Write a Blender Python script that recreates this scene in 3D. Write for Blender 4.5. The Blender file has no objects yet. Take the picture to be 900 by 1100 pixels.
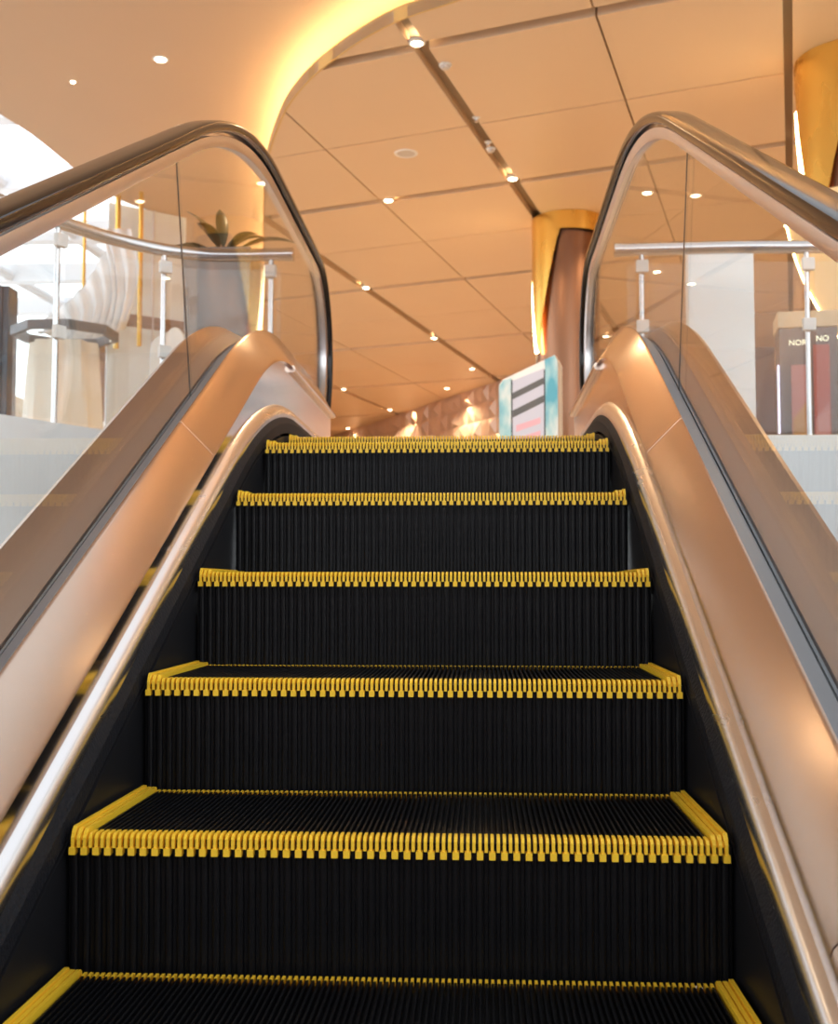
import bpy, bmesh, math, random
from mathutils import Vector, Matrix
random.seed(7)
scn = bpy.context.scene
col = scn.collection
PI = math.pi

# ------------------------------------------------------------------ helpers
class MB:
    """collects polygons and links them as one mesh object"""
    def __init__(s): s.v = []; s.f = []; s.m = []
    def add(s, vs, fs, mi=0):
        n = len(s.v); s.v += [tuple(v) for v in vs]
        s.f += [tuple(n + i for i in f) for f in fs]; s.m += [mi] * len(fs); return s
    def box(s, x0, x1, y0, y1, z0, z1, mi=0):
        return s.add([(x0,y0,z0),(x1,y0,z0),(x1,y1,z0),(x0,y1,z0),(x0,y0,z1),(x1,y0,z1),(x1,y1,z1),(x0,y1,z1)],
                     [(0,3,2,1),(4,5,6,7),(0,1,5,4),(1,2,6,5),(2,3,7,6),(3,0,4,7)], mi)
    def grid(s, rows, mi=0, closed=False, flip=False):
        n = len(rows[0]); vs = [p for r in rows for p in r]; fs = []
        for i in range(len(rows) - 1):
            for j in range(n if closed else n - 1):
                a, b = i*n + j, i*n + (j+1) % n
                q = (a, b, b + n, a + n); fs.append(q[::-1] if flip else q)
        return s.add(vs, fs, mi)
    def prism(s, poly, axis, a, b, mi=0):
        """poly: 2-D points; extruded along axis from a to b"""
        def P(u, v, w): return (w,u,v) if axis == 'x' else (u,w,v) if axis == 'y' else (u,v,w)
        n = len(poly); vs = [P(u,v,a) for u,v in poly] + [P(u,v,b) for u,v in poly]
        fs = [tuple(range(n))[::-1], tuple(range(n, 2*n))] + [(i,(i+1)%n,n+(i+1)%n,n+i) for i in range(n)]
        return s.add(vs, fs, mi)
    def lathe(s, prof, c=(0,0,0), seg=32, mi=0):
        rows = [[(c[0]+r*math.cos(2*PI*k/seg), c[1]+r*math.sin(2*PI*k/seg), c[2]+z) for k in range(seg)] for r, z in prof]
        return s.grid(rows, mi, closed=True)
    def tube(s, pts, r, seg=14, mi=0, caps=True):
        pts = [Vector(p) for p in pts]; rows = []; up = Vector((0,0,1))
        for i, p in enumerate(pts):
            t = (pts[min(i+1,len(pts)-1)] - pts[max(i-1,0)]).normalized()
            u = up if abs(t.z) < .95 else Vector((1,0,0))
            a = t.cross(u).normalized(); b = a.cross(t).normalized()
            rows.append([p + a*(r*math.cos(2*PI*k/seg)) + b*(r*math.sin(2*PI*k/seg)) for k in range(seg)])
        s.grid(rows, mi, closed=True)
        if caps:
            s.add(rows[0], [tuple(range(seg))], mi); s.add(rows[-1], [tuple(range(seg))[::-1]], mi)
        return s
    def build(s, name, mat, parent=None, smooth=False, angle=None, bevel=None):
        me = bpy.data.meshes.new(name); me.from_pydata(s.v, [], s.f)
        mats = mat if isinstance(mat, (list, tuple)) else [mat]
        for m in mats: me.materials.append(m)
        if len(mats) > 1: me.polygons.foreach_set('material_index', s.m)
        bm = bmesh.new(); bm.from_mesh(me); bmesh.ops.recalc_face_normals(bm, faces=bm.faces)
        if smooth:
            for f in bm.faces: f.smooth = True
            lim = math.radians(angle or 40)
            for e in bm.edges:
                if len(e.link_faces) == 2 and e.calc_face_angle(0) > lim: e.smooth = False
        bm.to_mesh(me); bm.free(); me.update()
        o = bpy.data.objects.new(name, me); col.objects.link(o)
        if bevel:
            md = o.modifiers.new('bevel', 'BEVEL'); md.width = bevel; md.segments = 2; md.limit_method = 'ANGLE'
        if parent: o.parent = parent
        return o

def empty(name, loc=(0,0,0), rz=0):
    o = bpy.data.objects.new(name, None); col.objects.link(o); o.empty_display_size = .1
    o.location = loc; o.rotation_euler = (0,0,rz); return o
def tag(o, label, cat, group=None):
    o['label'] = label; o['category'] = cat
    if group: o['group'] = group
    return o
def struct(o, label=None):
    o['kind'] = 'structure'
    if label: o['label'] = label
    return o
def copy_tree(o, parent=None):
    c = o.copy(); col.objects.link(c)
    if parent: c.parent = parent
    for ch in list(o.children): copy_tree(ch, c)
    return c

# ------------------------------------------------------------------ materials
def mat(name, color, rough=.5, metal=0., spec=.5, emit=None, estr=0., noise=None, bump=None, coat=0., alpha=None, aniso=0.):
    m = bpy.data.materials.new(name); m.use_nodes = True; nt = m.node_tree; b = nt.nodes['Principled BSDF']
    b.inputs['Base Color'].default_value = (*color, 1); b.inputs['Roughness'].default_value = rough
    b.inputs['Metallic'].default_value = metal; b.inputs['Specular IOR Level'].default_value = spec
    b.inputs['Coat Weight'].default_value = coat
    if aniso:
        b.inputs['Anisotropic'].default_value = aniso
        cx = nt.nodes.new('ShaderNodeCombineXYZ'); cx.inputs[0].default_value = 1.
        nt.links.new(cx.outputs[0], b.inputs['Tangent'])
    if emit: b.inputs['Emission Color'].default_value = (*emit, 1); b.inputs['Emission Strength'].default_value = estr
    if noise or bump:
        tc = nt.nodes.new('ShaderNodeTexCoord'); mp = nt.nodes.new('ShaderNodeMapping'); nz = nt.nodes.new('ShaderNodeTexNoise')
        nt.links.new(tc.outputs['Object'], mp.inputs['Vector']); nt.links.new(mp.outputs['Vector'], nz.inputs['Vector'])
        sc = (noise or bump)[0]; mp.inputs['Scale'].default_value = sc if isinstance(sc, tuple) else (sc,)*3
        nz.inputs['Scale'].default_value = 1; nz.inputs['Detail'].default_value = 3
        if noise:
            mr = nt.nodes.new('ShaderNodeMapRange'); mr.inputs['To Min'].default_value = max(0, rough - noise[1]); mr.inputs['To Max'].default_value = rough + noise[1]
            nt.links.new(nz.outputs['Fac'], mr.inputs['Value']); nt.links.new(mr.outputs['Result'], b.inputs['Roughness'])
        if bump:
            bp = nt.nodes.new('ShaderNodeBump'); bp.inputs['Strength'].default_value = bump[1]; bp.inputs['Distance'].default_value = bump[2]
            nt.links.new(nz.outputs['Fac'], bp.inputs['Height']); nt.links.new(bp.outputs['Normal'], b.inputs['Normal'])
    return m
def glass_mat(name, tint, ior=1.5, rough=0.):
    m = bpy.data.materials.new(name); m.use_nodes = True; nt = m.node_tree; nt.nodes.clear()
    out = nt.nodes.new('ShaderNodeOutputMaterial'); mx = nt.nodes.new('ShaderNodeMixShader'); tr = nt.nodes.new('ShaderNodeBsdfTransparent')
    gl = nt.nodes.new('ShaderNodeBsdfGlossy'); lw = nt.nodes.new('ShaderNodeLayerWeight'); lw.inputs['Blend'].default_value = .5
    pw = nt.nodes.new('ShaderNodeMath'); pw.operation = 'POWER'; pw.inputs[1].default_value = 5
    ma = nt.nodes.new('ShaderNodeMath'); ma.operation = 'MULTIPLY_ADD'; f0 = ((ior-1)/(ior+1))**2; ma.inputs[1].default_value = .55*(1-f0); ma.inputs[2].default_value = .8*f0
    nt.links.new(lw.outputs['Facing'], pw.inputs[0]); nt.links.new(pw.outputs[0], ma.inputs[0])
    tr.inputs['Color'].default_value = (*tint, 1); gl.inputs['Roughness'].default_value = rough
    nt.links.new(ma.outputs[0], mx.inputs[0]); nt.links.new(tr.outputs[0], mx.inputs[1]); nt.links.new(gl.outputs[0], mx.inputs[2])
    nt.links.new(mx.outputs[0], out.inputs['Surface']); return m

M = dict(
 black = mat('step_black_aluminium', (.0048,.0048,.006), .34, 0, .25, noise=((260,20,14),.10)),
 yellow = mat('safety_yellow_plastic', (.97,.60,.035), .36, 0, .4, noise=((40,40,40),.08)),
 copper = mat('brushed_copper', (.64,.50,.41), .25, 1., noise=((3,60,60),.02), aniso=.85),
 outer_copper = mat('satin_copper_outer', (.58,.45,.37), .30, 1.),
 chrome = mat('polished_stainless', (.84,.82,.82), .26, 1., noise=((30,4,30),.04)),
 skirt = mat('polished_rose_stainless', (.78,.70,.68), .14, 1., noise=((12,3,12),.02), bump=((9,7,9),.18,.004)),
 brush = mat('black_brush_bristles', (.006,.007,.011), .6, 0, .25, bump=((30,160,160),.7,.004)),
 dark = mat('dark_skirt_wall', (.010,.010,.012), .45, 0, .25),
 rail = mat('black_rubber_handrail', (.012,.007,.005), .13, 0, .27, noise=((8,3,8),.02)),
 guide = mat('satin_aluminium_guide', (.80,.76,.76), .28, 1.),
 gasket = mat('grey_rubber_gasket', (.16,.17,.19), .42),
 joint = mat('dark_glass_joint', (.05,.045,.04), .4),
 glass = glass_mat('balustrade_glass', (.975,.985,.98)),
 paneglass = glass_mat('guard_rail_glass', (.975,.985,.985), 1.42),
 floor = mat('honed_beige_stone', (.62,.53,.43), .25, noise=((1.5,1.5,1.5),.08)),
 floorlow = mat('lower_floor_stone', (.26,.22,.18), .35),
 white = mat('white_painted_fascia', (.86,.87,.87), .35),
 whitepanel = mat('white_gloss_laminate', (.88,.89,.88), .3),
 ceil = mat('warm_beige_ceiling_panel', (.74,.54,.35), .42, noise=((2,2,2),.08)),
 plaster = mat('smooth_warm_plaster', (.62,.43,.28), .6, noise=((3,3,3),.05)),
 lip = mat('ochre_painted_lip', (.70,.46,.16), .5),
 slot = mat('slot_shade_backing', (.30,.22,.15), .6),  # dark tone paints groove shade into the backing
 lamp = mat('warm_lamp_lens', (1,.9,.75), .3, emit=(1,.82,.55), estr=14.),
 led = mat('warm_led_strip', (1,.85,.6), .3, emit=(1,.70,.34), estr=22.),
 cove = mat('cove_led_strip', (1,.8,.5), .3, emit=(1,.68,.32), estr=52.),
 trimw = mat('white_fixture_ring', (.80,.78,.74), .4),
 grille = mat('speaker_grille_mesh', (.62,.56,.50), .6, bump=((220,220,220),.6,.002)),
 gold = mat('gold_lacquered_metal', (.86,.55,.13), .28, 1., noise=((6,6,2),.05)),
 goldmatt = mat('satin_gold_paint', (.90,.62,.30), .45, .1),
 bronze = mat('brushed_bronze_cladding', (.27,.145,.09), .34, 1., noise=((40,40,2),.08)),
 steel = mat('satin_stainless_tube', (.62,.62,.63), .25, 1.),
 planter = mat('taupe_lacquer', (.17,.13,.10), .16, 0, .6, coat=.4),
 leaf = mat('dark_green_leaf', (.05,.06,.025), .4),
 soil = mat('potting_soil', (.05,.035,.025), .9),
 pyramid = mat('rose_bronze_relief', (.70,.52,.42), .4, .4),
 beam = mat('white_steel_beam', (.72,.72,.74), .5),
 fabric = mat('white_sheer_fabric', (.93,.93,.93), .85),
 cream = mat('cream_textile', (.88,.80,.69), .8),
 navy = mat('dark_navy_panel', (.05,.07,.10), .3),
 pale = mat('pale_blue_veil_panel', (.78,.86,.91), .3),
 brown = mat('brown_wood_transom', (.24,.14,.09), .45),
 shopdark = mat('dark_taupe_shopfront', (.14,.11,.10), .3),
 mauve = mat('mauve_wall', (.26,.19,.19), .35),
 tan = mat('tan_fascia', (.66,.49,.30), .5),
 red = mat('red_poster', (.42,.10,.08), .45),
 pink = mat('pink_poster', (.50,.22,.20), .45),
 orange = mat('amber_poster', (.50,.26,.10), .45),
 sign = mat('backlit_sign_letters', (.9,.9,.7), .4, emit=(1,.95,.68), estr=.9),
 tubelamp = mat('violet_white_tube', (.9,.88,1), .3, emit=(.78,.72,1), estr=1.6),
 screenw = mat('lit_screen', (.45,.45,.52), .3, emit=(.74,.74,.84), estr=.22),
 screenp = mat('lit_screen_pink', (.62,.34,.38), .3, emit=(.86,.50,.56), estr=.22),
 screend = mat('screen_dark_bar', (.12,.12,.12), .3),
 kframe = mat('kiosk_dark_frame', (.04,.045,.05), .4),
)
def kiosk_art():
    m = bpy.data.materials.new('sky_blue_printed_panel'); m.use_nodes = True; nt = m.node_tree; b = nt.nodes['Principled BSDF']
    tc = nt.nodes.new('ShaderNodeTexCoord'); nz = nt.nodes.new('ShaderNodeTexNoise'); cr = nt.nodes.new('ShaderNodeValToRGB')
    mp = nt.nodes.new('ShaderNodeMapping'); mp.inputs['Scale'].default_value = (5,5,2.6); mp.inputs['Rotation'].default_value = (.3,.6,.2)
    nz.inputs['Scale'].default_value = 1.; nz.inputs['Detail'].default_value = 4
    e = cr.color_ramp.elements; e[0].position = .36; e[0].color = (.10,.42,.58,1); e[1].position = .62; e[1].color = (.82,.86,.86,1)
    k = cr.color_ramp.elements.new(.48); k.color = (.36,.64,.72,1)
    nt.links.new(tc.outputs['Object'], mp.inputs[0]); nt.links.new(mp.outputs[0], nz.inputs['Vector']); nt.links.new(nz.outputs['Fac'], cr.inputs[0]); nt.links.new(cr.outputs[0], b.inputs['Base Color'])
    b.inputs['Roughness'].default_value = .3; return m
M['art'] = kiosk_art()

# ------------------------------------------------------------------ escalator geometry
RISE, DEP = .2023, .4
SL = RISE / DEP
FL = .455                                # upper floor level
STEP_Z = {0:.452, 1:.3847, 2:.2054, 3:0., 4:-RISE, 5:-2*RISE, 6:-3*RISE}

def line(h, H, t, y0, y1, n=16):
    """a rail line: incline offset h above the nosings, landing height H, eased over 2t"""
    yc = (H - h) / SL; pts = []
    if y0 < yc - t: pts += [(y0, SL*y0 + h)]
    ys = [yc - t + 2*t*i/n for i in range(n+1)]
    for i, y in enumerate(ys):
        u = i/n; A = (yc-t, H - SL*t); B = (yc, H); C = (yc+t, H)
        q = ((1-u)**2*A[0] + 2*u*(1-u)*B[0] + u*u*C[0], (1-u)**2*A[1] + 2*u*(1-u)*B[1] + u*u*C[1])
        if y0 <= q[0] <= y1: pts.append(q)
    if y1 > yc + t: pts.append((y1, H))
    return pts
def zat(h, H, t, y):
    P = line(h, H, t, -9, 9, 40)
    for (a, za), (b, zb) in zip(P, P[1:]):
        if a <= y <= b: return za + (zb-za)*(y-a)/(b-a)
def strip(prof, ys, s):
    """prof: list of (X, h, H, t, dy) cross-section vertices; lofted along ys"""
    return [[(s*X, y + dy, zat(h, H, t, y + dy)) for (X, h, H, t, dy) in prof] for y in ys]
def frange(a, b, d):
    n = max(1, round((b-a)/d)); return [a + (b-a)*i/n for i in range(n+1)]

# steps
def make_step():
    root = empty('escalator_step')
    PT = .00905; N = 109; W = .4975
    xs = [-(N-1)/2*PT + i*PT for i in range(N)]
    t = MB(); t.box(-W, W, .010, .399, -.034, -.010)
    for i, x in enumerate(xs):
        if 3 <= i < N-3: t.prism([(x-.0024,-.011),(x+.0024,-.011),(x+.0019,-.0008),(x+.0012,0),(x-.0012,0),(x-.0019,-.0008)], 'y', .030, .374)
    t.build('tread', M['black'], root)
    r = MB(); prof = [(.004,-.030),(.0065,-.055),(.009,-.10),(.011,-.15),(.012,-.2150)]
    r.grid([[(-W, y+.006, z), (W, y+.006, z)] for y, z in prof])
    r.box(-W, W, .019, .026, -.2150, -.030)
    for i in range(0, N, 2):
        x = xs[i]
        rows = [[(x-.0066,y+.006,z),(x-.0052,y+.0015,z),(x-.002,y-.0005,z),(x+.002,y-.0005,z),(x+.0052,y+.0015,z),(x+.0066,y+.006,z)] for y, z in prof]
        r.grid(rows); r.add(rows[0], [(0,1,2,3,4,5)])
    r.build('riser', M['black'], root)
    f = MB()
    for i, x in enumerate(xs):
        w = .0024
        f.prism([(-.0015,-.021),(-.0015,-.006),(.002,-.0015),(.008,.0003),(.030,.0003),(.030,-.011),(.006,-.021)], 'x', x-w, x+w)
        if i % 2 == 0: f.box(x-.0048, x+.0048, -.004, .010, -.0315, -.0205)
    f.build('front_edge_teeth', M['yellow'], root)
    b = MB()
    for i, x in enumerate(xs):
        if 3 <= i < N-3: b.prism([(.374,-.011),(.374,.0002),(.390,.0004),(.393,-.006),(.393,-.011)], 'x', x-.0022, x+.0022)
    b.build('rear_edge_teeth', M['yellow'], root)
    for g in (xs[:3], xs[-3:]):
        e = MB()
        for k, x in enumerate(g):
            hgt = .009 if (x in (xs[0], xs[-1])) else .006
            e.prism([(.004,-.011),(.004,.000),(.012,hgt),(.384,hgt),(.390,.002),(.390,-.011)], 'x', x-.0033, x+.0033)
        e.box(g[0]-.003, g[-1]+.003, .006, .388, -.011, -.003)
        e.build('side_edge_strip', M['yellow'], root)
    return root
lab = {0:'farthest escalator step, almost level with the landing and showing only yellow teeth',
       1:'first full black riser below the level step at the landing',
       2:'black escalator step second below the level step at the landing',
       3:'black escalator step at eye level, none of its tread showing',
       4:'black escalator step whose tread shows as a thin sliver between yellow edges',
       5:'black escalator step with broad ribbed tread and full yellow outline in view',
       6:'lowest escalator step, only its tread and yellow sides in view'}
proto = None
for k in range(7):
    o = proto if proto and k == 0 else (make_step() if proto is None else copy_tree(proto))
    if proto is None: proto = o
    o.location = (0, -(k-3)*DEP, STEP_Z[k])
    tag(o, lab[k], 'escalator step', 'steps of the escalator')

# balustrades
Y0 = -2.25
def rail_path(h, H, t, rad, yc, y0=Y0, tail=.12):
    P = line(h, H, t, y0, yc, 18); P = [q for q in P if q[0] < yc - 1e-4] + [(yc, H)]
    Q = []
    for a, b in zip(P, P[1:]):
        n = max(1, int(math.dist(a, b)/.08)); Q += [(a[0]+(b[0]-a[0])*i/n, a[1]+(b[1]-a[1])*i/n) for i in range(n)]
    Q.append(P[-1])
    for i in range(1, 25):
        a = PI/2 - PI*i/24; Q.append((yc + rad*math.cos(a), H - rad + rad*math.sin(a)))
    Q.append((yc - tail, H - 2*rad)); return Q
def sweep(mb, path, prof, x0, s=1):
    """prof: closed (x, n) section; n points to the outside of the loop"""
    rows = []
    for i, p in enumerate(path):
        a = path[max(0,i-1)]; b = path[min(len(path)-1,i+1)]
        ty, tz = b[0]-a[0], b[1]-a[1]; L = math.hypot(ty,tz); ny, nz = -tz/L, ty/L
        rows.append([(x0 + s*u, p[0] + ny*v, p[1] + nz*v) for u, v in prof])
    mb.grid(rows, closed=True); n = len(prof)
    mb.add(rows[0], [tuple(range(n))]); mb.add(rows[-1], [tuple(range(n))])
GX = .664
RH, RL, RT, RR, RY = .938, 1.520, .64, .42, 2.95

def make_balustrade(s, label, hl):
    root = empty('balustrade', (s*GX, .3, FL if False else 0)); off = Vector((s*GX, .3, 0))
    tag(root, label, 'escalator balustrade', 'escalator balustrades')
    def B(mb, name, m, parent=root, **k):
        o = mb.build(name, m, parent, **k); o.matrix_parent_inverse = Matrix.Translation(-off); return o
    YE = 2.62
    ysl = [-2.2,-1.6,-1.,-.5] + frange(.0, 2.2, .06) + [YE]
    # dark skirt wall beside the steps
    m = MB(); m.grid(strip([(.5030,-.42,.09,.5,0),(.5030,-.03,.477,.5,0),(.512,-.03,.477,.5,0),(.512,-.42,.09,.5,0)], ysl, s), closed=True)
    B(m, 'skirt_wall', M['dark'])
    m = MB(); m.grid(strip([(.5035,-.020,.487,.5,0),(.5045,.012,.519,.5,0),(.517,.040,.545,.52,0),(.517,-.020,.487,.5,0)], ysl, s), closed=True)
    B(m, 'skirt_brush', M['brush'])
    # rounded stainless deflector
    m = MB(); m.grid(strip([(.515,.030,.536,.52,0),(.5145,.042,.548,.52,0),(.517,.053,.559,.52,0),(.522,.063,.569,.52,0),(.529,.071,.577,.52,0),(.540,.077,.583,.52,0),(.548,.030,.536,.52,0)], ysl, s), closed=True)
    B(m, 'skirt_deflector', M['chrome'], smooth=True, angle=50)
    m = MB(); m.grid(strip([(.539,.070,.576,.52,0),(.538,.145,.739,.33,0),(.546,.145,.739,.33,0),(.547,.070,.576,.52,0)], ysl, s), closed=True)
    B(m, 'skirt_panel', M['skirt'], smooth=True, angle=30)
    # copper inner deck in two sheets with a hairline seam
    CI = (.528,.140,.734,.33); CO = (.610,.230,.876,.46)
    def deck(ys):
        prof = [CI+(0,), (CI[0]+.004, CI[1]+.011, CI[2]+.010, CI[3], 0), (CO[0]-.004, CO[1]-.004, CO[2]-.004, CO[3], 0), CO+(0,),
                (CO[0]+.005, CO[1]+.001, CO[2]+.001, CO[3], 0), (CO[0]+.006, CO[1]-.012, CO[2]-.012, CO[3], 0), (CI[0]+.016, CI[1]-.001, CI[2]-.001, CI[3], 0)]
        q = MB(); q.grid(strip(prof, ys, s), closed=True); n = len(prof)
        for r in (ys[0], ys[-1]): q.add(strip(prof, [r], s)[0], [tuple(range(n))])
        return q
    SEAM, SEAM2 = .285, -1.18
    for a, b in ((-2.2, SEAM2-.0015), (SEAM2+.0015, SEAM-.0015), (SEAM+.0015, YE)):
        B(deck(frange(a, b, .06)), 'inner_deck', M['copper'], smooth=True, angle=40)
    # rolled lip under the landing stretch of the deck
    m = MB(); lp = [(y, zat(*CI[1:], y)) for y in frange(1.50, YE+.03, .1)]
    m.tube([(s*(CI[0]+.004), y, z-.004) for y, z in lp], .013, 14); B(m, 'deck_lip', M['copper'], smooth=True)
    m = MB(); m.grid(strip([(.612,.206,.853,.46,0),(.616,.221,.868,.46,0),(.657,.197,.846,.46,0),(.657,.17,.82,.46,0)], ysl, s), closed=True)
    B(m, 'glass_gasket', M['gasket'])
    m = MB(); m.grid(strip([(.6665,.15,.80,.46,0),(.6665,.186,.835,.46,0),(.672,.186,.835,.46,0),(.672,.15,.80,.46,0)], ysl, s), closed=True)
    B(m, 'outer_gasket', M['gasket'])
    m = MB(); m.grid(strip([(.672,.180,.830,.46,0),(.676,.190,.840,.46,0),(.772,.245,.892,.46,0),(.786,.237,.884,.46,0),(.786,.10,.75,.46,0),(.70,.10,.75,.46,0)], ysl, s), closed=True)
    B(m, 'outer_deck', M['outer_copper'], smooth=True, angle=35)
    m = MB(); m.grid(strip([(.778,.12,.76,.46,0),(.782,.12,.76,.46,0),(.782,-.55,.0,.46,0),(.778,-.55,.0,.46,0)], ysl, s), closed=True)
    B(m, 'outer_cladding', M['white'])
    # end plate of the deck under the newel
    m = MB(); m.box(s*.550, s*.780, YE-.02, YE+.02, .455, .735); m.box(s*.61, s*.76, YE-.02, 2.87, .455, .71)
    B(m, 'newel_end_plate', M['skirt'])
    # handrail guide
    path = rail_path(RH-.040, RL-.040, RT, RR-.040, RY)
    m = MB(); sweep(m, path, [(-.019,.010),(-.019,-.006),(-.013,-.022),(.013,-.022),(.019,-.006),(.019,.010)], s*GX)
    B(m, 'handrail_guide', M['guide'], smooth=True, angle=30)
    # glass panes
    jb, jt = .605, .42
    def pane(bot, top, name='glass_panel'):
        def res(P, n):
            L = [0]
            for a, b in zip(P, P[1:]): L.append(L[-1] + math.dist(a, b))
            out = []; k = 0
            for i in range(n+1):
                d = L[-1]*i/n
                while k < len(P)-2 and L[k+1] < d: k += 1
                u = (d-L[k])/max(1e-9, L[k+1]-L[k]); out.append((P[k][0]+(P[k+1][0]-P[k][0])*u, P[k][1]+(P[k+1][1]-P[k][1])*u))
            return out
        n = 60; b = res(bot, n); t = res(top, n); m = MB()
        g = lambda x: [[(x, *b[i]), (x, *t[i])] for i in range(n+1)]
        l, r = g(s*GX - .005), g(s*GX + .005)
        m.grid(l); m.grid(r, flip=True)
        m.grid([[l[i][0], r[i][0]] for i in range(n+1)]); m.grid([[l[i][1], r[i][1]] for i in range(n+1)])
        m.add([l[0][0], l[0][1], r[0][1], r[0][0]], [(0,1,2,3)]); m.add([l[-1][0], l[-1][1], r[-1][1], r[-1][0]], [(0,1,2,3)])
        return B(m, name, M['glass'])
    gb = lambda y: (y, zat(.182,.832,.46,y))
    gp = rail_path(RH-.056, RL-.056, RT, RR-.056, RY, tail=.30)
    tz = lambda y: zat(RH-.056, RL-.056, RT, y)
    pane([gb(y) for y in frange(-2.2, jb-.003, .1)], [(y, tz(y)) for y in frange(-2.2, jt-.003, .05)])
    top2 = [(jt+.003, tz(jt+.003))] + [q for i, q in enumerate(gp) if q[0] > jt+.01 or i > 40]
    pane([gb(y) for y in frange(jb+.003, RY-.34, .06)], top2)
    m = MB(); a = gb(jb); b = (jt, tz(jt))
    m.add([(s*GX+dx, p[0]+dy, p[1]) for p in (a, b) for dx in (-.0052,-.0022) for dy in (-.0022,.0022)], [(0,1,3,2),(4,6,7,5),(0,4,5,1),(1,5,7,3),(3,7,6,2),(2,6,4,0)])
    B(m, 'glass_joint', M['joint'])
    # moving handrail: a thing of its own
    h = MB(); sec = []
    for k in range(20):
        a = 2*PI*k/20; c, d = math.cos(a), math.sin(a)
        sec.append((.040*math.copysign(abs(c)**.55, c), .0180*math.copysign(abs(d)**.60, d) - .001))
    sweep(h, rail_path(RH, RL, RT, RR, RY), sec, 0)
    ho = h.build('handrail', M['rail'], None, smooth=True, angle=60); ho.location = (s*GX, 0, 0)
    tag(ho, hl, 'handrail', 'escalator handrails')
make_balustrade(-1, 'escalator balustrade below the handrail bordering the planter side, glass over copper deck', 'black handrail curving down in front of the planter side glass')
make_balustrade(1, 'escalator balustrade nearest the gold column cut by the frame, glass over copper deck', 'black handrail nearest the gold column cut by the frame, pale reflections on top')

# added dark pan, keeps light from below out of the step gaps
tp = empty('underside_light_block', (0,0,-.6)); tag(tp, 'added dark pan beneath the escalator steps, blocking light from below', 'light blocker')
m = MB(); m.grid([[(-.50,y,zat(-.50,-.02,.3,y)),(.50,y,zat(-.50,-.02,.3,y))] for y in frange(-2.3,2.6,.1)]); m.grid([[(-.50,y,zat(-.54,-.06,.3,y)),(.50,y,zat(-.54,-.06,.3,y))] for y in frange(-2.3,2.6,.1)])
m.build('light_block_pan', M['dark'], tp).matrix_parent_inverse = Matrix.Translation((0,0,.6))
# landing plate with comb
lpz = empty('landing_plate', (0, 1.62, FL)); tag(lpz, 'steel landing plate hidden just past the top escalator step', 'landing plate')
m = MB(); m.box(-.50,.50, .10, 1.1, -.02, .004); m.build('cover_plate', M['steel'], lpz)
m = MB(); m.box(-.50,.50, .04,.10,-.02,.004)
for i in range(55): x = -.489 + i*.0181; m.prism([(-.02,-.008),(.04,.003),(.04,-.012)], 'x', x-.003, x+.003)
m.build('comb', M['yellow'], lpz)

# ------------------------------------------------------------------ floor, fascia and guard rails around the void
def smooth_path(P, n=8):
    out = []
    for i in range(len(P)-1):
        p0 = P[max(0,i-1)]; p1 = P[i]; p2 = P[i+1]; p3 = P[min(len(P)-1,i+2)]
        for k in range(n):
            t = k/n
            out.append(tuple(.5*((2*p1[j]) + (-p0[j]+p2[j])*t + (2*p0[j]-5*p1[j]+4*p2[j]-p3[j])*t*t + (-p0[j]+3*p1[j]-3*p2[j]+p3[j])*t**3) for j in (0,1)))
    out.append(P[-1]); return out
LP = smooth_path([(-.80,2.74),(-1.16,2.72),(-1.42,2.52),(-1.62,2.20),(-1.80,1.86),(-2.10,1.45),(-2.7,1.05),(-4.2,.75),(-8,.6)])
RP = smooth_path([(.80,2.74),(1.30,2.72),(1.72,2.72),(2.05,2.55),(2.35,2.2),(2.8,1.7),(3.5,1.3),(5,1.05),(9,.9)])
def offs(P, d):
    out = []
    for i, p in enumerate(P):
        a = P[max(0,i-1)]; b = P[min(len(P)-1,i+1)]; tx, ty = b[0]-a[0], b[1]-a[1]; L = math.hypot(tx,ty)
        out.append((p[0]-ty/L*d, p[1]+tx/L*d))
    return out
def slab(poly, z0, z1, name, m):
    bm = bmesh.new(); vs = [bm.verts.new((x,y,z0)) for x,y in poly]; f = bm.faces.new(vs)
    r = bmesh.ops.extrude_face_region(bm, geom=[f]); bmesh.ops.translate(bm, vec=(0,0,z1-z0), verts=[v for v in r['geom'] if isinstance(v, bmesh.types.BMVert)])
    bmesh.ops.recalc_face_normals(bm, faces=bm.faces); bmesh.ops.triangulate(bm, faces=bm.faces)
    me = bpy.data.meshes.new(name); bm.to_mesh(me); bm.free(); me.materials.append(m)
    o = bpy.data.objects.new(name, me); col.objects.link(o); return o
fp = LP[::-1] + [(-.80,2.74),(-.80,2.70),(.80,2.70)] + RP + [(9,30),(-9,30),(-9,.6)]
fp2 = [LP[::-1][0]]
for q in fp[1:]:
    if math.dist(q, fp2[-1]) > 1e-4: fp2.append(q)
fl = struct(slab(fp2, FL-.35, FL, 'floor', M['floor']))
for P, nm, sg in ((LP,'trim_1',-1),(RP,'trim_2',1)):
    m = MB(); a = offs(P, -sg*.012); b = offs(P, sg*.10)
    m.grid([[(*a[i],-.95),(*a[i],.64),(*b[i],.64),(*b[i],-.95)] for i in range(len(P))], closed=True)
    m.add([(*a[0],-.95),(*a[0],.64),(*b[0],.64),(*b[0],-.95)],[(0,1,2,3)])
    struct(m.build(nm, M['white']), 'white fascia edging the void')

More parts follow.
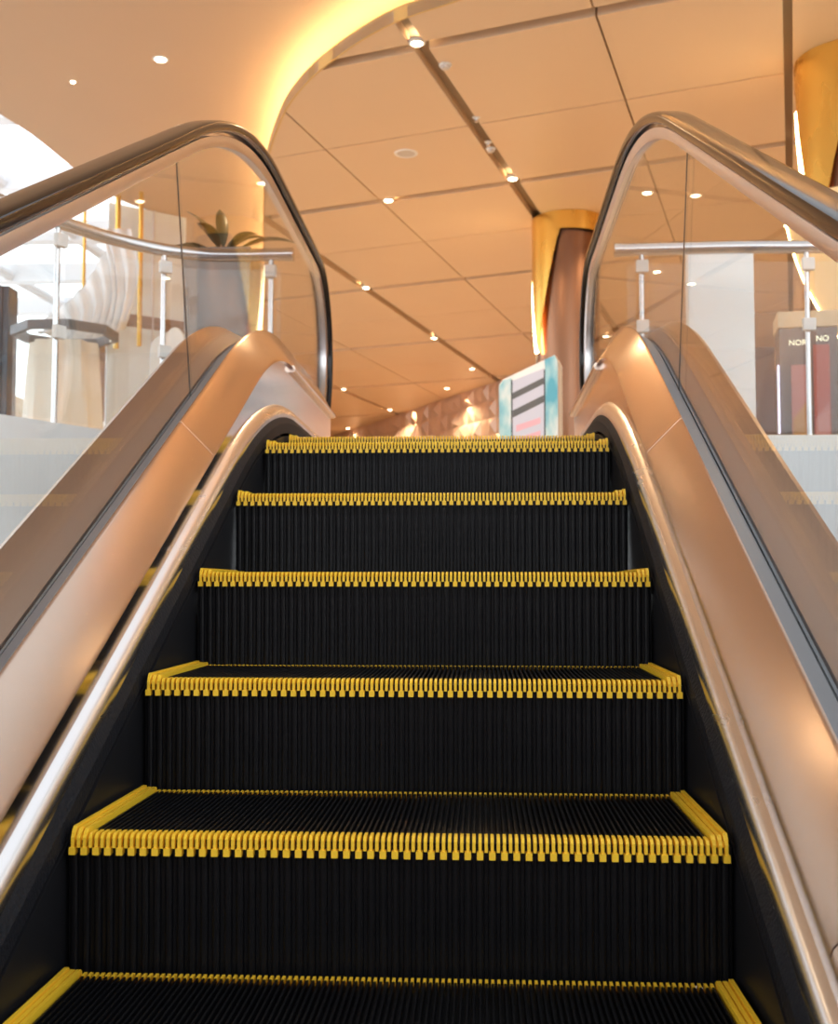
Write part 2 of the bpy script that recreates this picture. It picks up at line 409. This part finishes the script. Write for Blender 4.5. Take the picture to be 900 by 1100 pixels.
def guard(P, s, posts, label):
    root = empty('guard_rail', (*P[0], .64)); off = Vector((*P[0], .64)); tag(root, label, 'guard rail', 'guard rails around the void')
    def B(mb, name, m, parent=root, **k):
        o = mb.build(name, m, parent, **k); o.matrix_parent_inverse = Matrix.Translation(-off); return o
    C = offs(P, s*.05); C = [(C[0][0]+s*-.06, C[0][1])] + C
    m = MB(); m.tube([(x,y,1.505) for x,y in C], .030, 18); B(m, 'top_tube', M['steel'], smooth=True)
    m = MB(); m.tube([(C[0][0]-s*.004, C[0][1], 1.505),(C[0][0]+s*.03, C[0][1],1.505)], .0325, 18); B(m, 'tube_end_cap', M['steel'], smooth=True)
    # posts with clamps
    L = [0]
    for a, b in zip(C, C[1:]): L.append(L[-1] + math.dist(a, b))
    def at(d):
        for i in range(len(C)-1):
            if L[i+1] >= d:
                u = (d-L[i])/(L[i+1]-L[i]); return (C[i][0]+(C[i+1][0]-C[i][0])*u, C[i][1]+(C[i+1][1]-C[i][1])*u), math.atan2(C[i+1][1]-C[i][1], C[i+1][0]-C[i][0])
    for d in posts:
        (x,y), a = at(d)
        m = MB(); m.tube([(x,y,.64),(x,y,1.48)], .0125, 12); p = B(m, 'post', M['steel'], smooth=True)
        for z in (1.42, 1.03 if s < 0 else 1.145):
            m = MB(); dx, dy = math.cos(a), math.sin(a); nx, ny = -dy, dx
            if nx*0 + ny > 0: nx, ny = -nx, -ny
            vs = [(x+dx*u+nx*v, y+dy*u+ny*v, z+w) for w in (-.028,.028) for u, v in ((-.028,.008),(.028,.008),(.028,.036),(-.028,.036))]
            m.add(vs, [(0,3,2,1),(4,5,6,7),(0,1,5,4),(1,2,6,5),(2,3,7,6),(3,0,4,7)])
            o = m.build('glass_clamp', M['trimw'], p, bevel=.003)
    for a, b in zip([.02]+posts, posts+[L[-1]-3]):
        m = MB(); q = [at(a+.03 + (b-a-.06)*i/10) for i in range(11)]
        rows = []
        for (x,y), an in q:
            nx, ny = math.sin(an), -math.cos(an)
            if ny > 0: nx, ny = -nx, -ny
            x += nx*.022; y += ny*.022
            rows.append([(x-nx*.004,y-ny*.004,.66),(x-nx*.004,y-ny*.004,1.43),(x+nx*.004,y+ny*.004,1.43),(x+nx*.004,y+ny*.004,.66)])
        m.grid(rows, closed=True); m.add(rows[0],[(0,1,2,3)]); m.add(rows[-1],[(0,1,2,3)])
        B(m, 'glass_panel', M['paneglass'])
guard(LP, -1, [.10, .60, 1.16, 2.2, 3.2], 'steel tube guard rail with glass in front of the leafy planter')
guard(RP, 1, [.12, .86, 1.9, 3.0], 'steel tube guard rail with glass in front of the white panel')

# ------------------------------------------------------------------ ceilings
CZ, RZ = 3.40, 3.66
lip = smooth_path([(9,3.15),(4,3.2),(2.2,3.28),(1.2,3.5),(.5,3.84),(0,4.17),(-.46,4.48),(-.92,5.04),(-1.22,5.58),(-1.41,6.1),(-1.53,6.5),(-1.68,7.1),(-1.93,8.38),(-2.31,10.41),(-2.90,13.66),(-3.5,17.2),(-4.3,21),(-5.2,25),(-6.2,30)], 6)
poly = lip + [(9,30)]
bm = bmesh.new(); f = bm.faces.new([bm.verts.new((x,y,CZ)) for x,y in poly]); bmesh.ops.triangulate(bm, faces=[f])
e1 = Vector((.250,.968)); n1 = Vector((.968,-.250)); e2 = Vector((.935,-.354)); n2 = Vector((.354,.935))
slots = [(n1,.80,.028)] + [(n1,c,.05) for c in (-1.44,-3.88,-6.72,3.1,5.5)] + [(n1,c,.007) for c in (-.30,-2.68,-5.3,1.95)]
slots += [(n2,c,.055) for c in (4.36,7.01,9.79,12.80,15.8,18.9,22)] + [(n2,c,.007) for c in (5.70,8.30,11.3,14.3)]
for n, c, w in slots:
    for d in (c-w, c+w):
        bmesh.ops.bisect_plane(bm, geom=bm.verts[:]+bm.edges[:]+bm.faces[:], plane_co=Vector((n.x*d, n.y*d, CZ))/ (n.length**2), plane_no=Vector((n.x,n.y,0)))
dele = []
for f in bm.faces:
    c = f.calc_center_median()
    for n, k, w in slots:
        if abs((c.x*n.x + c.y*n.y)/n.length**2*1 - k) < w and True:
            dele.append(f); break
bmesh.ops.delete(bm, geom=dele, context='FACES')
r = bmesh.ops.extrude_face_region(bm, geom=bm.faces[:]); bmesh.ops.translate(bm, vec=(0,0,.07), verts=[v for v in r['geom'] if isinstance(v, bmesh.types.BMVert)])
bmesh.ops.recalc_face_normals(bm, faces=bm.faces)
me = bpy.data.meshes.new('ceiling'); bm.to_mesh(me); bm.free(); me.materials.append(M['ceil'])
o = bpy.data.objects.new('ceiling', me); col.objects.link(o); struct(o)
# backing above the slots, set back from the lip to leave the lamp ledge
lipo = offs(lip, .02)
if (lipo[40][0] - lip[40][0]) < 0: lipo = offs(lip, -.02)
sg = 1 if offs(lip, .02)[40][0] > lip[40][0] else -1
struct(slab(offs(lip, sg*.004) + [(8.99,29.9)], CZ+.068, CZ+.075, 'ceiling_backing', M['slot']))
# upstand lip
m = MB(); a = lip; b = offs(lip, sg*.012)
m.grid([[(*a[i],CZ-.002),(*a[i],CZ+.085),(*b[i],CZ+.085),(*b[i],CZ-.002)] for i in range(len(a))], closed=True)
struct(m.build('trim_3', M['lip'], smooth=True, angle=40), 'ochre lip around the raised ceiling')
# concealed cove strip on the ledge behind the lip
cs = offs(lip, sg*.10)[12:92]; cs2 = offs(lip, sg*.125)[12:92]
m = MB(); m.grid([[(*cs[i],CZ+.077),(*cs[i],CZ+.084),(*cs2[i],CZ+.084),(*cs2[i],CZ+.077)] for i in range(len(cs))], closed=True)
cv = m.build('cove_light', M['cove']); tag(cv, 'warm concealed strip lamp behind the curved ochre ceiling lip', 'cove light')
# raised smooth ceiling
ro = offs(lip, sg*.55)[12:]
arc = smooth_path([(-2.9,9.03),(-3.13,8.74),(-3.33,8.35),(-3.45,7.63),(-3.48,7.35),(-3.52,6.9),(-3.56,6.62),(-3.66,6.2),(-3.85,5.4),(-4.3,4.7),(-5.2,4.1),(-7.5,3.6)], 5)
rp = [(.10,-5.),(.10,2.1),(.30,2.7),(.75,3.0),(1.3,3.0),(2.2,2.95)] + ro + [(-6.9,ro[-1][1]),(-6.4,15.2),(-3.9,11.2),(-3.1,9.4)] + arc + [(-7.5,-5.)]
struct(slab(rp, RZ, RZ+.10, 'ceiling_raised', M['plaster']))
# closure of the cavity behind the ledge
m = MB(); m.grid([[(x,y,CZ+.07),(x,y,RZ+.02)] for x,y in ro]); struct(m.build('wall_cove', M['plaster']))

# ceiling fixtures
def downlight(x, y, z, r, label, group='recessed downlights in the panelled ceiling'):
    o = empty('downlight', (x,y,z)); tag(o, label, 'downlight', group)
    m = MB(); m.lathe([(r*.86,-.003),(r*1.0,-.006),(r*1.22,-.004),(r*1.25,.0),(r*1.25,.02),(r*.86,.02)], seg=24); m.build('trim_ring', M['trimw'], o, smooth=True)
    m = MB(); m.lathe([(.0001,-.0155),(r*.45,-.013),(r*.75,-.009),(r*.86,-.002),(r*.86,.015)], seg=24); m.build('lens', M['lamp'], o, smooth=True)
    return o
DL = [((-.27,4.71),'large bright downlight nearest the curved ochre lip, at a slot crossing'),
      ((.40,7.25),'downlight at the slot crossing just above the free-standing gold column'),
      ((-.69,7.76),'downlight on the slot below the round speaker grille'),
      ((-1.19,10.84),'downlight at the slot crossing beside the newel bend of the planter side handrail'),
      ((-.52,13.65),'downlight at the slot crossing midway down the long diagonal slot'),
      ((-.01,16.0),'downlight at the far end of the long diagonal slot, above the kiosk'),
      ((-.46,17.84),'downlight close above the faceted wall, to the kiosk side'),
      ((-2.26,17.85),'downlight starting the short slot beside the handrail newel'),
      ((-1.64,20.29),'downlight at the lower end of the short slot near the faceted wall'),
      ((-2.76,22.97),'tiny downlight lowest of all, just over the yellow step teeth'),
      ((1.58,7.67),'downlight seen through the glass just past the handrail near the cut-off column'),
      ((2.05,10.3),'downlight seen through glass above the white panel side, deeper in the hall')]
for (x,y), l in DL: downlight(x, y, CZ, .043, l)
downlight(-2.11, 5.42, RZ, .046, 'bright downlight alone in the smooth curved ceiling', 'downlights in the smooth ceiling')
downlight(-2.85, 5.75, RZ, .020, 'small dim downlight nearest the skylight in the smooth ceiling', 'downlights in the smooth ceiling')
sp = empty('ceiling_speaker', (-.46,6.62,CZ)); tag(sp, 'round ceiling speaker grille between the panel joints', 'ceiling speaker')
m = MB(); m.lathe([(.072,-.004),(.085,-.008),(.094,-.004),(.095,.0)], seg=32); m.build('rim', M['trimw'], sp, smooth=True)
m = MB(); m.lathe([(.0001,-.007),(.05,-.0065),(.073,-.004)], seg=32); m.build('grille', M['grille'], sp, smooth=True)
for (x,y), r, l in (((-.10,5.03),.034,'round ceiling sensor just below the largest downlight'),
                    ((.21,6.55),.030,'round grey ceiling sensor beside the long slot, above the column downlight')):
    d = empty('smoke_detector', (x,y,CZ)); tag(d, l, 'smoke detector', 'round ceiling sensors')
    m = MB(); m.lathe([(r*1.25,.0),(r*1.25,-.008),(r*1.1,-.012),(r,-.012)], seg=24); m.build('base', M['trimw'], d, smooth=True)
    m = MB(); m.lathe([(r,-.012),(r*.9,-.026),(r*.5,-.032),(.0001,-.033)], seg=24); m.build('sensor_head', M['grille'], d, smooth=True)
for (x,y), l in (((.10,5.93),'tiny white sprinkler head on the panel joint beside the long slot'), ((.19,6.42),'white sprinkler head just above the grey ceiling sensor')):
    d = empty('ceiling_sprinkler', (x,y,CZ+.003)); tag(d, l, 'sprinkler', 'ceiling sprinklers')
    m = MB(); m.lathe([(.030,0),(.030,-.004),(.012,-.008),(.010,-.022),(.0001,-.024)], seg=16); m.build('escutcheon', M['trimw'], d, smooth=True)
    m = MB(); m.lathe([(.0001,-.030),(.018,-.030),(.018,-.033),(.0001,-.034)], seg=16); m.build('deflector', M['steel'], d)

# ------------------------------------------------------------------ columns
def column(x, y, r, label, rot=0., collar=False):
    root = empty('column', (x,y,FL), rot); tag(root, label, 'column', 'gold topped columns'); H = CZ - FL
    m = MB(); m.lathe([(r*.86,0),(r*.86,H-.0)], seg=48); m.build('bronze_core', M['bronze'], root, smooth=True)
    m = MB(); m.lathe([(r*.87,0),(r*.95,0),(r*.95,.09),(r*.87,.10)], seg=48); m.build('base_ring', M['steel'], root, smooth=True, angle=30)
    pt = lambda a, z, rr: (-rr*math.cos(a), -rr*math.sin(a), z)
    # gold shell: a full band at the top running into one pointed leaf
    zb = H - .17; zt = H - 1.28; n = 14; m = MB()
    for rr, fl in ((r, False), (r*.965, True)):
        m.grid([[pt(2*PI*k/64, z, rr) for k in range(64)] for z in (zb, H-.002)], closed=True, flip=fl)
        rows = []
        for i in range(n+1):
            u = i/n; z = zb + (zt-zb)*u
            a0 = math.radians(-12 + 40*u); a1 = math.radians(74 - 44*u**.85)
            rows.append([pt(a0 + (a1-a0)*k/10, z, rr) for k in range(11)])
        m.grid(rows, flip=fl)
    m.build('gold_shell', M['gold'], root, smooth=True, angle=50)
    m = MB(); rows = []
    for i in range(n+1):
        u = i/n; z = zb + (zt-zb)*u - .0; a0 = math.radians(-12 + 40*u)
        rows.append([pt(a0-.16, z, r*.95), pt(a0-.16, z, r*1.0), pt(a0, z, r*1.0), pt(a0, z, r*.95)])
    m.grid(rows[2:], closed=True); m.build('edge_light_strip', M['led'], root)
    if collar:
        m = MB(); rc = r*1.22; q = [PI*2*k/72 for k in range(73)]; lo = lambda a: min(1.86, 1.80 - .95*math.sin(a))
        for rr, fl in ((rc, False), (rc-.012, True)): m.grid([[pt(a, lo(a), rr) for a in q], [pt(a, 1.98, rr) for a in q]], flip=fl)
        m.grid([[pt(a, lo(a), rc-.012) for a in q], [pt(a, lo(a), rc) for a in q]]); m.grid([[pt(a, 1.98, r*.8) for a in q], [pt(a, 1.98, rc) for a in q]])
        m.build('gold_collar', M['goldmatt'], root, smooth=True, angle=40)
        m = MB(); m.tube([pt(a, lo(a)-.004, rc+.004) for a in [math.radians(-8+3*k) for k in range(40)]], .005, 8); m.build('edge_light_strip', M['led'], root)
    m = MB(); m.box(-r*.87-.012, -r*.86, -.02, .02, 0, H-.02); m.build('joint_strip', M['shopdark'], root)
    return root
column(.945, 8.42, .335, 'free-standing bronze column with gold shell top behind the kiosk')
column(2.55, 5.10, .36, 'bronze column with gold shell and glowing edge cut by the frame', .10, True)

# ------------------------------------------------------------------ walls
# faceted wall
def facet_wall(p, q, z0, z1, name, cell=.27, dep=.085):
    p = Vector(p); q = Vector(q); d = (q-p); L = d.length; d.normalize(); nrm = Vector((d.y,-d.x))
    if nrm.dot(Vector((0,-1))) < 0: nrm = -nrm
    nu = int(L/cell); nv = int((z1-z0)/cell); cu = L/nu; cvv = (z1-z0)/nv; m = MB()
    P = lambda u, v, w: (p.x+d.x*u+nrm.x*w, p.y+d.y*u+nrm.y*w, z0+v)
    for i in range(nu):
        for j in range(nv):
            u, v = i*cu, j*cvv; ox = cu*(.5 + .22*math.sin(i*2.1+j*1.3)); oy = cvv*(.5 + .2*math.cos(i*1.7-j*2.3)); dd = dep*(.6+.4*math.sin(i*3.7+j*5.1))
            m.add([P(u,v,0),P(u+cu,v,0),P(u+cu,v+cvv,0),P(u,v+cvv,0),P(u+ox,v+oy,dd)], [(0,1,4),(1,2,4),(2,3,4),(3,0,4)])
    m.add([P(0,0,-.1),P(L,0,-.1),P(L,z1-z0,-.1),P(0,z1-z0,-.1)], [(3,2,1,0)])
    return m.build(name, M['pyramid'])
struct(facet_wall((-5.6,28.9), (1.75,14.55), FL, CZ, 'wall_back'), 'faceted rose bronze relief wall')
m = MB(); m.box(1.70,9,14.5,14.7,FL,CZ); struct(m.build('wall_right', M['mauve']))
m = MB(); m.box(8.8,9,.9,14.6,FL,CZ); struct(m.build('wall_side', M['tan']))
m = MB(); m.box(-9,-5.5,28.8,29,FL,RZ); m.box(-9,-8.9,18,28.9,FL,RZ); m.box(-6.3,-6.1,15.2,28.8,FL,RZ); struct(m.build('wall_left', M['tan']))

# ------------------------------------------------------------------ things on the upper floor
# kiosk
k = empty('display_kiosk', (.49,6.42,FL), math.radians(-12)); k.scale = (.78,1,1); tag(k, 'sky blue and white display kiosk in front of the bronze column', 'kiosk')
m = MB(); m.prism([(-.29,0),(.29,0),(.29,1.22),(.26,1.27),(-.25,1.10),(-.29,1.06)], 'y', .004, .24); m.build('body', M['whitepanel'], k)
m = MB(); m.prism([(-.289,.0),(-.165,.0),(-.165,1.105),(-.24,1.095),(-.289,1.05)], 'y', -.008, .004); m.build('side_panel', M['art'], k)
m = MB(); m.prism([(.165,.0),(.289,.0),(.289,1.22),(.262,1.265),(.165,1.235)], 'y', -.008, .004); m.build('side_panel', M['art'], k)
m = MB(); m.box(-.168,-.156,-.010,.004,0,1.09); m.box(.156,.168,-.010,.004,0,1.16); fr = m.build('screen_frame', M['kframe'], k)
m = MB(); m.prism([(-.156,.0),(.156,.0),(.156,1.17),(-.156,1.085)], 'y', -.006, .004); sc_ = m.build('screen', M['screenw'], k)
m = MB()
for z, h in ((.99,.050),(.85,.055)): m.prism([(-.154,z-.05),(.154,z+.06),(.154,z+.06+h),(-.154,z-.05+h)], 'y', -.0085, -.006)
m.build('dark_bar', M['screend'], sc_)
m = MB()
for z in (.72,.62,.50): m.prism([(-.12,z-.03),(.12,z+.03),(.12,z+.075),(-.12,z+.02)], 'y', -.0085, -.006)
m.build('pink_banner', M['screenp'], sc_)

# white panel behind the guard rail
wp = empty('pylon_panel', (1.345,3.45,FL)); tag(wp, 'tall blank white panel standing behind the guard rail', 'white panel')
m = MB(); m.box(-.165,.165,-.04,.04,.03,1.245); m.build('board', M['whitepanel'], wp, bevel=.004)
m = MB(); m.box(-.17,.17,-.12,.12,0,.03); m.build('foot', M['steel'], wp, bevel=.004)

# planter
pl = empty('planter', (-1.27,3.72,FL)); tag(pl, 'tall taupe planter with dark broad leaves behind the guard rail', 'planter')
m = MB(); rows = [[(-a,-a,z),(a,-a,z),(a,a,z),(-a,a,z)] for a, z in ((.14,0),(.155,.4),(.185,1.31),(.160,1.31),(.155,1.22))]
m.grid(rows, closed=True); m.add(rows[0],[(0,1,2,3)]); m.build('pot', M['planter'], pl, bevel=.004)
m = MB(); m.box(-.155,.155,-.155,.155,1.20,1.225); m.build('soil', M['soil'], pl)
def leaf(az, el, L, w, bend):
    m = MB(); rows = []
    n = 9; x = z = 0.; a = el; L *= 1.25; w *= 1.35
    for i in range(n+1):
        u = i/n; ww = w*(.08 if u < .25 else math.sin(PI*((u-.22)/.80))**.7 + .03) if u < .99 else .001
        s_, c_ = math.sin(az), math.cos(az)
        mid = (x*c_, x*s_, 1.28+z)
        rows.append([(mid[0]-s_*ww*.5, mid[1]+c_*ww*.5, mid[2]+ww*.12), mid, (mid[0]+s_*ww*.5, mid[1]-c_*ww*.5, mid[2]+ww*.12)])
        x += math.cos(a)*L/n; z += math.sin(a)*L/n; a -= bend/n
    m.grid(rows); o = m.build('leaf', M['leaf'], pl, smooth=True)
    sd = o.modifiers.new('thick','SOLIDIFY'); sd.thickness = .002
for a in ((.05,.75,.34,.055,1.1),(2.75,1.25,.33,.065,.8),(3.05,.85,.27,.065,1.5),(2.0,1.45,.28,.05,.5),(.5,1.15,.24,.05,1.2),(3.4,.6,.30,.055,1.2),(4.4,1.0,.26,.055,1.2),(5.6,.9,.26,.055,1.3),(1.2,1.1,.26,.05,.9)): leaf(*a)

# added pale panel standing in for a white veil left of the planter
fs = empty('veil_panel', (-3.10,8.75,FL), math.radians(40)); tag(fs, 'pale panel added for a white veil, with brown transom, beside the planter', 'screen')
m = MB(); m.box(-.45,.36,-.01,.01,0,3.2); m.build('panel', M['pale'], fs)
m = MB(); m.box(-.47,.37,-.03,.03,2.02,2.14); m.build('transom', M['brown'], fs)
m = MB(); m.box(.0,.02,-.03,.03,0,3.2); m.build('mullion', M['beam'], fs)
# white arched display stands
for (x,y,l) in ((-2.38,6.95,'white arched display form with the brown strap side facing the planter'),(-2.60,7.30,'white arched display form partly behind the other arch')):
    a = empty('display_form', (x,y,FL)); tag(a, l, 'display form', 'white arched display forms')
    m = MB(); w = .085; P = [(-w,0),(w,0)] + [(w*math.cos(t), 1.50+w*1.6*math.sin(t)) for t in frange(0,PI,.2)]
    m.prism(P, 'y', -.03, .03); m.build('arch', M['whitepanel'], a, bevel=.012)
    m = MB(); m.box(-.10,.10,-.10,.10,0,.02); m.build('foot', M['steel'], a)

# octagonal glass showcase
oc = empty('glass_showcase', (-3.14,6.5,FL)); tag(oc, 'octagonal glass showcase with dark rim and cream drapery inside', 'showcase')
R8 = .40; ring = lambda r, z: [(r*math.cos(PI/8+PI/4*i), r*math.sin(PI/8+PI/4*i), z) for i in range(8)]
m = MB(); m.grid([ring(R8-.035,1.46),ring(R8+.01,1.46),ring(R8+.01,1.53),ring(R8-.035,1.53),ring(R8-.035,1.46)], closed=True); m.build('rim', M['gasket'], oc)
m = MB(); m.grid([ring(R8-.012,.08),ring(R8-.012,1.46)], closed=True); m.build('glass_side', M['paneglass'], oc)
m = MB(); m.grid([ring(R8+.01,0),ring(R8+.01,.08),ring(.01,.08)], closed=True); m.add(ring(.01,.08),[tuple(range(8))]); m.build('base', M['gasket'], oc)
m = MB(); rows = []
for j in range(9):
    z = .082 + 1.33*j/8; rows.append([((.25+.09*(1-j/8)+.022*math.sin(k*PI*.45+j*.3))*math.cos(2*PI*k/40), (.25+.09*(1-j/8)+.022*math.sin(k*PI*.45+j*.3))*math.sin(2*PI*k/40), z) for k in range(40)])
m.grid(rows, closed=True); m.add(rows[-1],[tuple(range(40))]); m.build('drapery', M['cream'], oc, smooth=True)

# hanging white cloth sail
def sail():
    m = MB(); top = [(-3.92,7.9,2.34),(-3.66,7.9,2.52),(-3.45,7.9,2.73),(-3.29,7.9,3.02),(-3.27,7.9,3.22),(-3.05,7.9,3.22)]
    bot = [(-3.92,7.9,2.28),(-3.7,7.9,2.22),(-3.5,7.9,2.16),(-3.36,7.9,2.14),(-3.22,7.9,2.16),(-3.08,7.9,2.36)]
    n = 60; rows = []
    for i in range(n+1):
        u = i/n*(len(top)-1); k = min(int(u), len(top)-2); f = u-k
        T = [top[k][j]+(top[k+1][j]-top[k][j])*f for j in range(3)]; Bt = [bot[k][j]+(bot[k+1][j]-bot[k][j])*f for j in range(3)]
        w = .05*math.sin(i*.9)
        rows.append([(T[0]+(Bt[0]-T[0])*q + .10*math.sin(q*PI), T[1]+w*(.3+q), T[2]+(Bt[2]-T[2])*q) for q in (0,.2,.4,.6,.8,1)])
    m.grid(rows); o = m.build('hanging_cloth', M['fabric'], smooth=True, angle=80); o.modifiers.new('t','SOLIDIFY').thickness = .006
    tag(o, 'white pleated cloth sail hanging above the octagonal showcase', 'hanging cloth')
sail()
for i, (x,y,r_,l) in enumerate(((-3.05,8.2,.022,'gold hanging rod nearest the planter, in front of the pale veil panel'),(-3.30,8.3,.026,'gold hanging rod beside the white cloth sail'),(-3.62,8.3,.016,'thin gold hanging rod behind the white cloth sail'))):
    m = MB(); m.tube([(x,y,2.2),(x,y,RZ+.0)], r_, 12); o = m.build('hanging_rod', M['gold'], smooth=True); tag(o, l, 'hanging rod', 'gold hanging rods')
m = MB(); m.box(-4.08,-3.93,7.3,7.5,FL,2.55); m.box(-4.02,-3.985,7.28,7.3,FL+.9,2.55); o = m.build('dark_pylon', M['navy']); tag(o, 'dark navy pylon at the left edge beyond the glass', 'pylon')

m = MB(); m.box(-9,-4.3,13.9,14.1,FL,2.3); struct(m.build('wall_atrium', M['cream']))
# atrium roof steel
for i, y in enumerate((9.5,12.2,14.9,17.6,20.3,23)):
    m = MB(); m.box(-16,-4.2,y-.14,y+.14,6.0,6.35); struct(m.build('ceiling_beam', M['beam']))
for i, x in enumerate((-5.2,-7.6,-10,-12.4)):
    m = MB(); m.tube([(x,8,6.1),(x+1.2,26,6.1)], .10, 8); struct(m.build('ceiling_beam', M['beam']))
m = MB(); m.tube([(-5.85,8.6,.4),(-5.85,8.6,6)], .26, 20); struct(m.build('wall_pier', M['tan'], smooth=True))
# distant atrium floor far below
m = MB(); m.box(-14,14,-12,40,-5.2,-5.); struct(m.build('floor_lower', M['floorlow']))
m = MB(); m.box(-14,14,-9.2,-9,-5,1.3); struct(m.build('wall_light_block', M['mauve']))  # added unseen wall behind the camera, cuts off low sky light

# advertising totem on the right
sh = empty('advertising_totem', (2.03,4.34,FL), math.radians(-8)); tag(sh, 'dark advertising totem with tan cap, pale letters and red posters past the white panel', 'advertising totem')
m = MB(); m.box(-.165,.165,0,.24,0,1.02); m.build('body', M['shopdark'], sh, bevel=.004)
m = MB(); m.box(-.172,.172,-.012,.25,1.02,1.115); m.build('cap', M['tan'], sh, bevel=.004)
for x0, x1, z1, mm in ((-.10,-.015,.80,'pink'),(.025,.115,.915,'red')):
    m = MB(); m.box(x0,x1,-.006,.002,.10,z1); p = m.build('poster', M[mm], sh)
    m = MB(); m.prism([(x0+.006,.12),(x1-.006,.12),(x1-.006,.58),(x0+.006,.48)], 'y', -.009, -.006); m.build('poster_art', M['orange' if mm == 'pink' else 'pink'], p)
def text(s_, x, z, size, parent):
    cu = bpy.data.curves.new('sign', 'FONT'); cu.body = s_; cu.size = size; cu.extrude = .003; cu.align_x = 'LEFT'
    t = bpy.data.objects.new('sign_letters', cu); col.objects.link(t); cu.materials.append(M['sign']); t.parent = parent
    bpy.context.view_layer.update(); dg = bpy.context.evaluated_depsgraph_get(); me = bpy.data.meshes.new_from_object(t.evaluated_get(dg)); bpy.data.objects.remove(t)
    me.materials.clear(); me.materials.append(M['sign']); t = bpy.data.objects.new('sign_letters', me); col.objects.link(t); t.parent = parent
    t.location = (x,-.006,z); t.rotation_euler = (PI/2,0,0); return t
text('NOR', -.112, .915, .046, sh); text('NO', .040, .935, .046, sh)
m = MB(); m.tube([(-.172,-.008,.40),(-.172,-.008,.80)], .006, 10); tl = m.build('tube_light', M['tubelamp'], sh, smooth=True)

# ------------------------------------------------------------------ light
def spot(x, y, z, e, size=130, blend=.6, c=(1,.70,.40), r=.05):
    l = bpy.data.lights.new('downlight_or_fill_beam','SPOT'); l.energy = e; l.spot_size = math.radians(size); l.spot_blend = blend; l.color = c; l.shadow_soft_size = r
    o = bpy.data.objects.new('downlight_or_fill_beam', l); col.objects.link(o); o.location = (x,y,z); return o
for (x,y), _ in DL: spot(x, y, CZ-.05, 100)
for x, y in ((2.9,8.6),(3.4,4.2),(5,6.5),(6.5,4.5),(5.2,11.5),(-1.2,14.2),(1.3,11.),(7,9),(-2.6,20)): spot(x, y, CZ-.05, 100)  # added spots without fittings, extra bounce light for the hall
for x, y in ((-2.11,5.42),(-2.6,2.6),(-3.6,1.8)): spot(x, y, RZ-.05, 22)  # first sits at its downlight, the other two are added without fittings
for x, y in ((-.2,18.0),(-1.15,20.2)):
    spot(x, y, CZ-.06, 110, 75)

w = bpy.data.worlds.new('World'); scn.world = w; w.use_nodes = True
bg = w.node_tree.nodes['Background']; bg.inputs[0].default_value = (.90,.95,1.,1); bg.inputs[1].default_value = 1.
wn = w.node_tree; tc = wn.nodes.new('ShaderNodeTexCoord'); sx = wn.nodes.new('ShaderNodeSeparateXYZ'); mr = wn.nodes.new('ShaderNodeMapRange')
mr.inputs['From Min'].default_value = .12; mr.inputs['From Max'].default_value = .62; mr.inputs['To Min'].default_value = 2.9; mr.inputs['To Max'].default_value = 1.05
wn.links.new(tc.outputs['Generated'], sx.inputs[0]); wn.links.new(sx.outputs['Z'], mr.inputs['Value']); wn.links.new(mr.outputs['Result'], bg.inputs[1])

# ------------------------------------------------------------------ camera
cd = bpy.data.cameras.new('Camera'); cam = bpy.data.objects.new('Camera', cd); col.objects.link(cam)
fpx, pitch, yaw, roll = 1275.784, .0625, .0525, .0009
fw = Vector((-math.sin(yaw)*math.cos(pitch), math.cos(yaw)*math.cos(pitch), math.sin(pitch)))
rt = Vector((math.cos(yaw), math.sin(yaw), 0)); up = rt.cross(fw)
r2 = rt*math.cos(roll) + up*math.sin(roll); u2 = -rt*math.sin(roll) + up*math.cos(roll)
mw = Matrix(((r2.x,u2.x,-fw.x,.1297),(r2.y,u2.y,-fw.y,-2.5948),(r2.z,u2.z,-fw.z,-.0310),(0,0,0,1)))
cam.matrix_world = mw
cd.sensor_fit = 'HORIZONTAL'; cd.sensor_width = 36; cd.lens = 36*fpx/900; cd.clip_start = .05; cd.clip_end = 300
cd.dof.use_dof = True; cd.dof.focus_distance = 2.3; cd.dof.aperture_fstop = 9.
scn.camera = cam
scn.view_settings.view_transform = 'Standard'; scn.view_settings.look = 'None'; scn.view_settings.gamma = 1.
scn.view_settings.use_curve_mapping = False; scn.view_settings.exposure = .2
scn.cycles.max_bounces = 10; scn.cycles.transparent_max_bounces = 24; scn.cycles.diffuse_bounces = 5; scn.cycles.glossy_bounces = 6
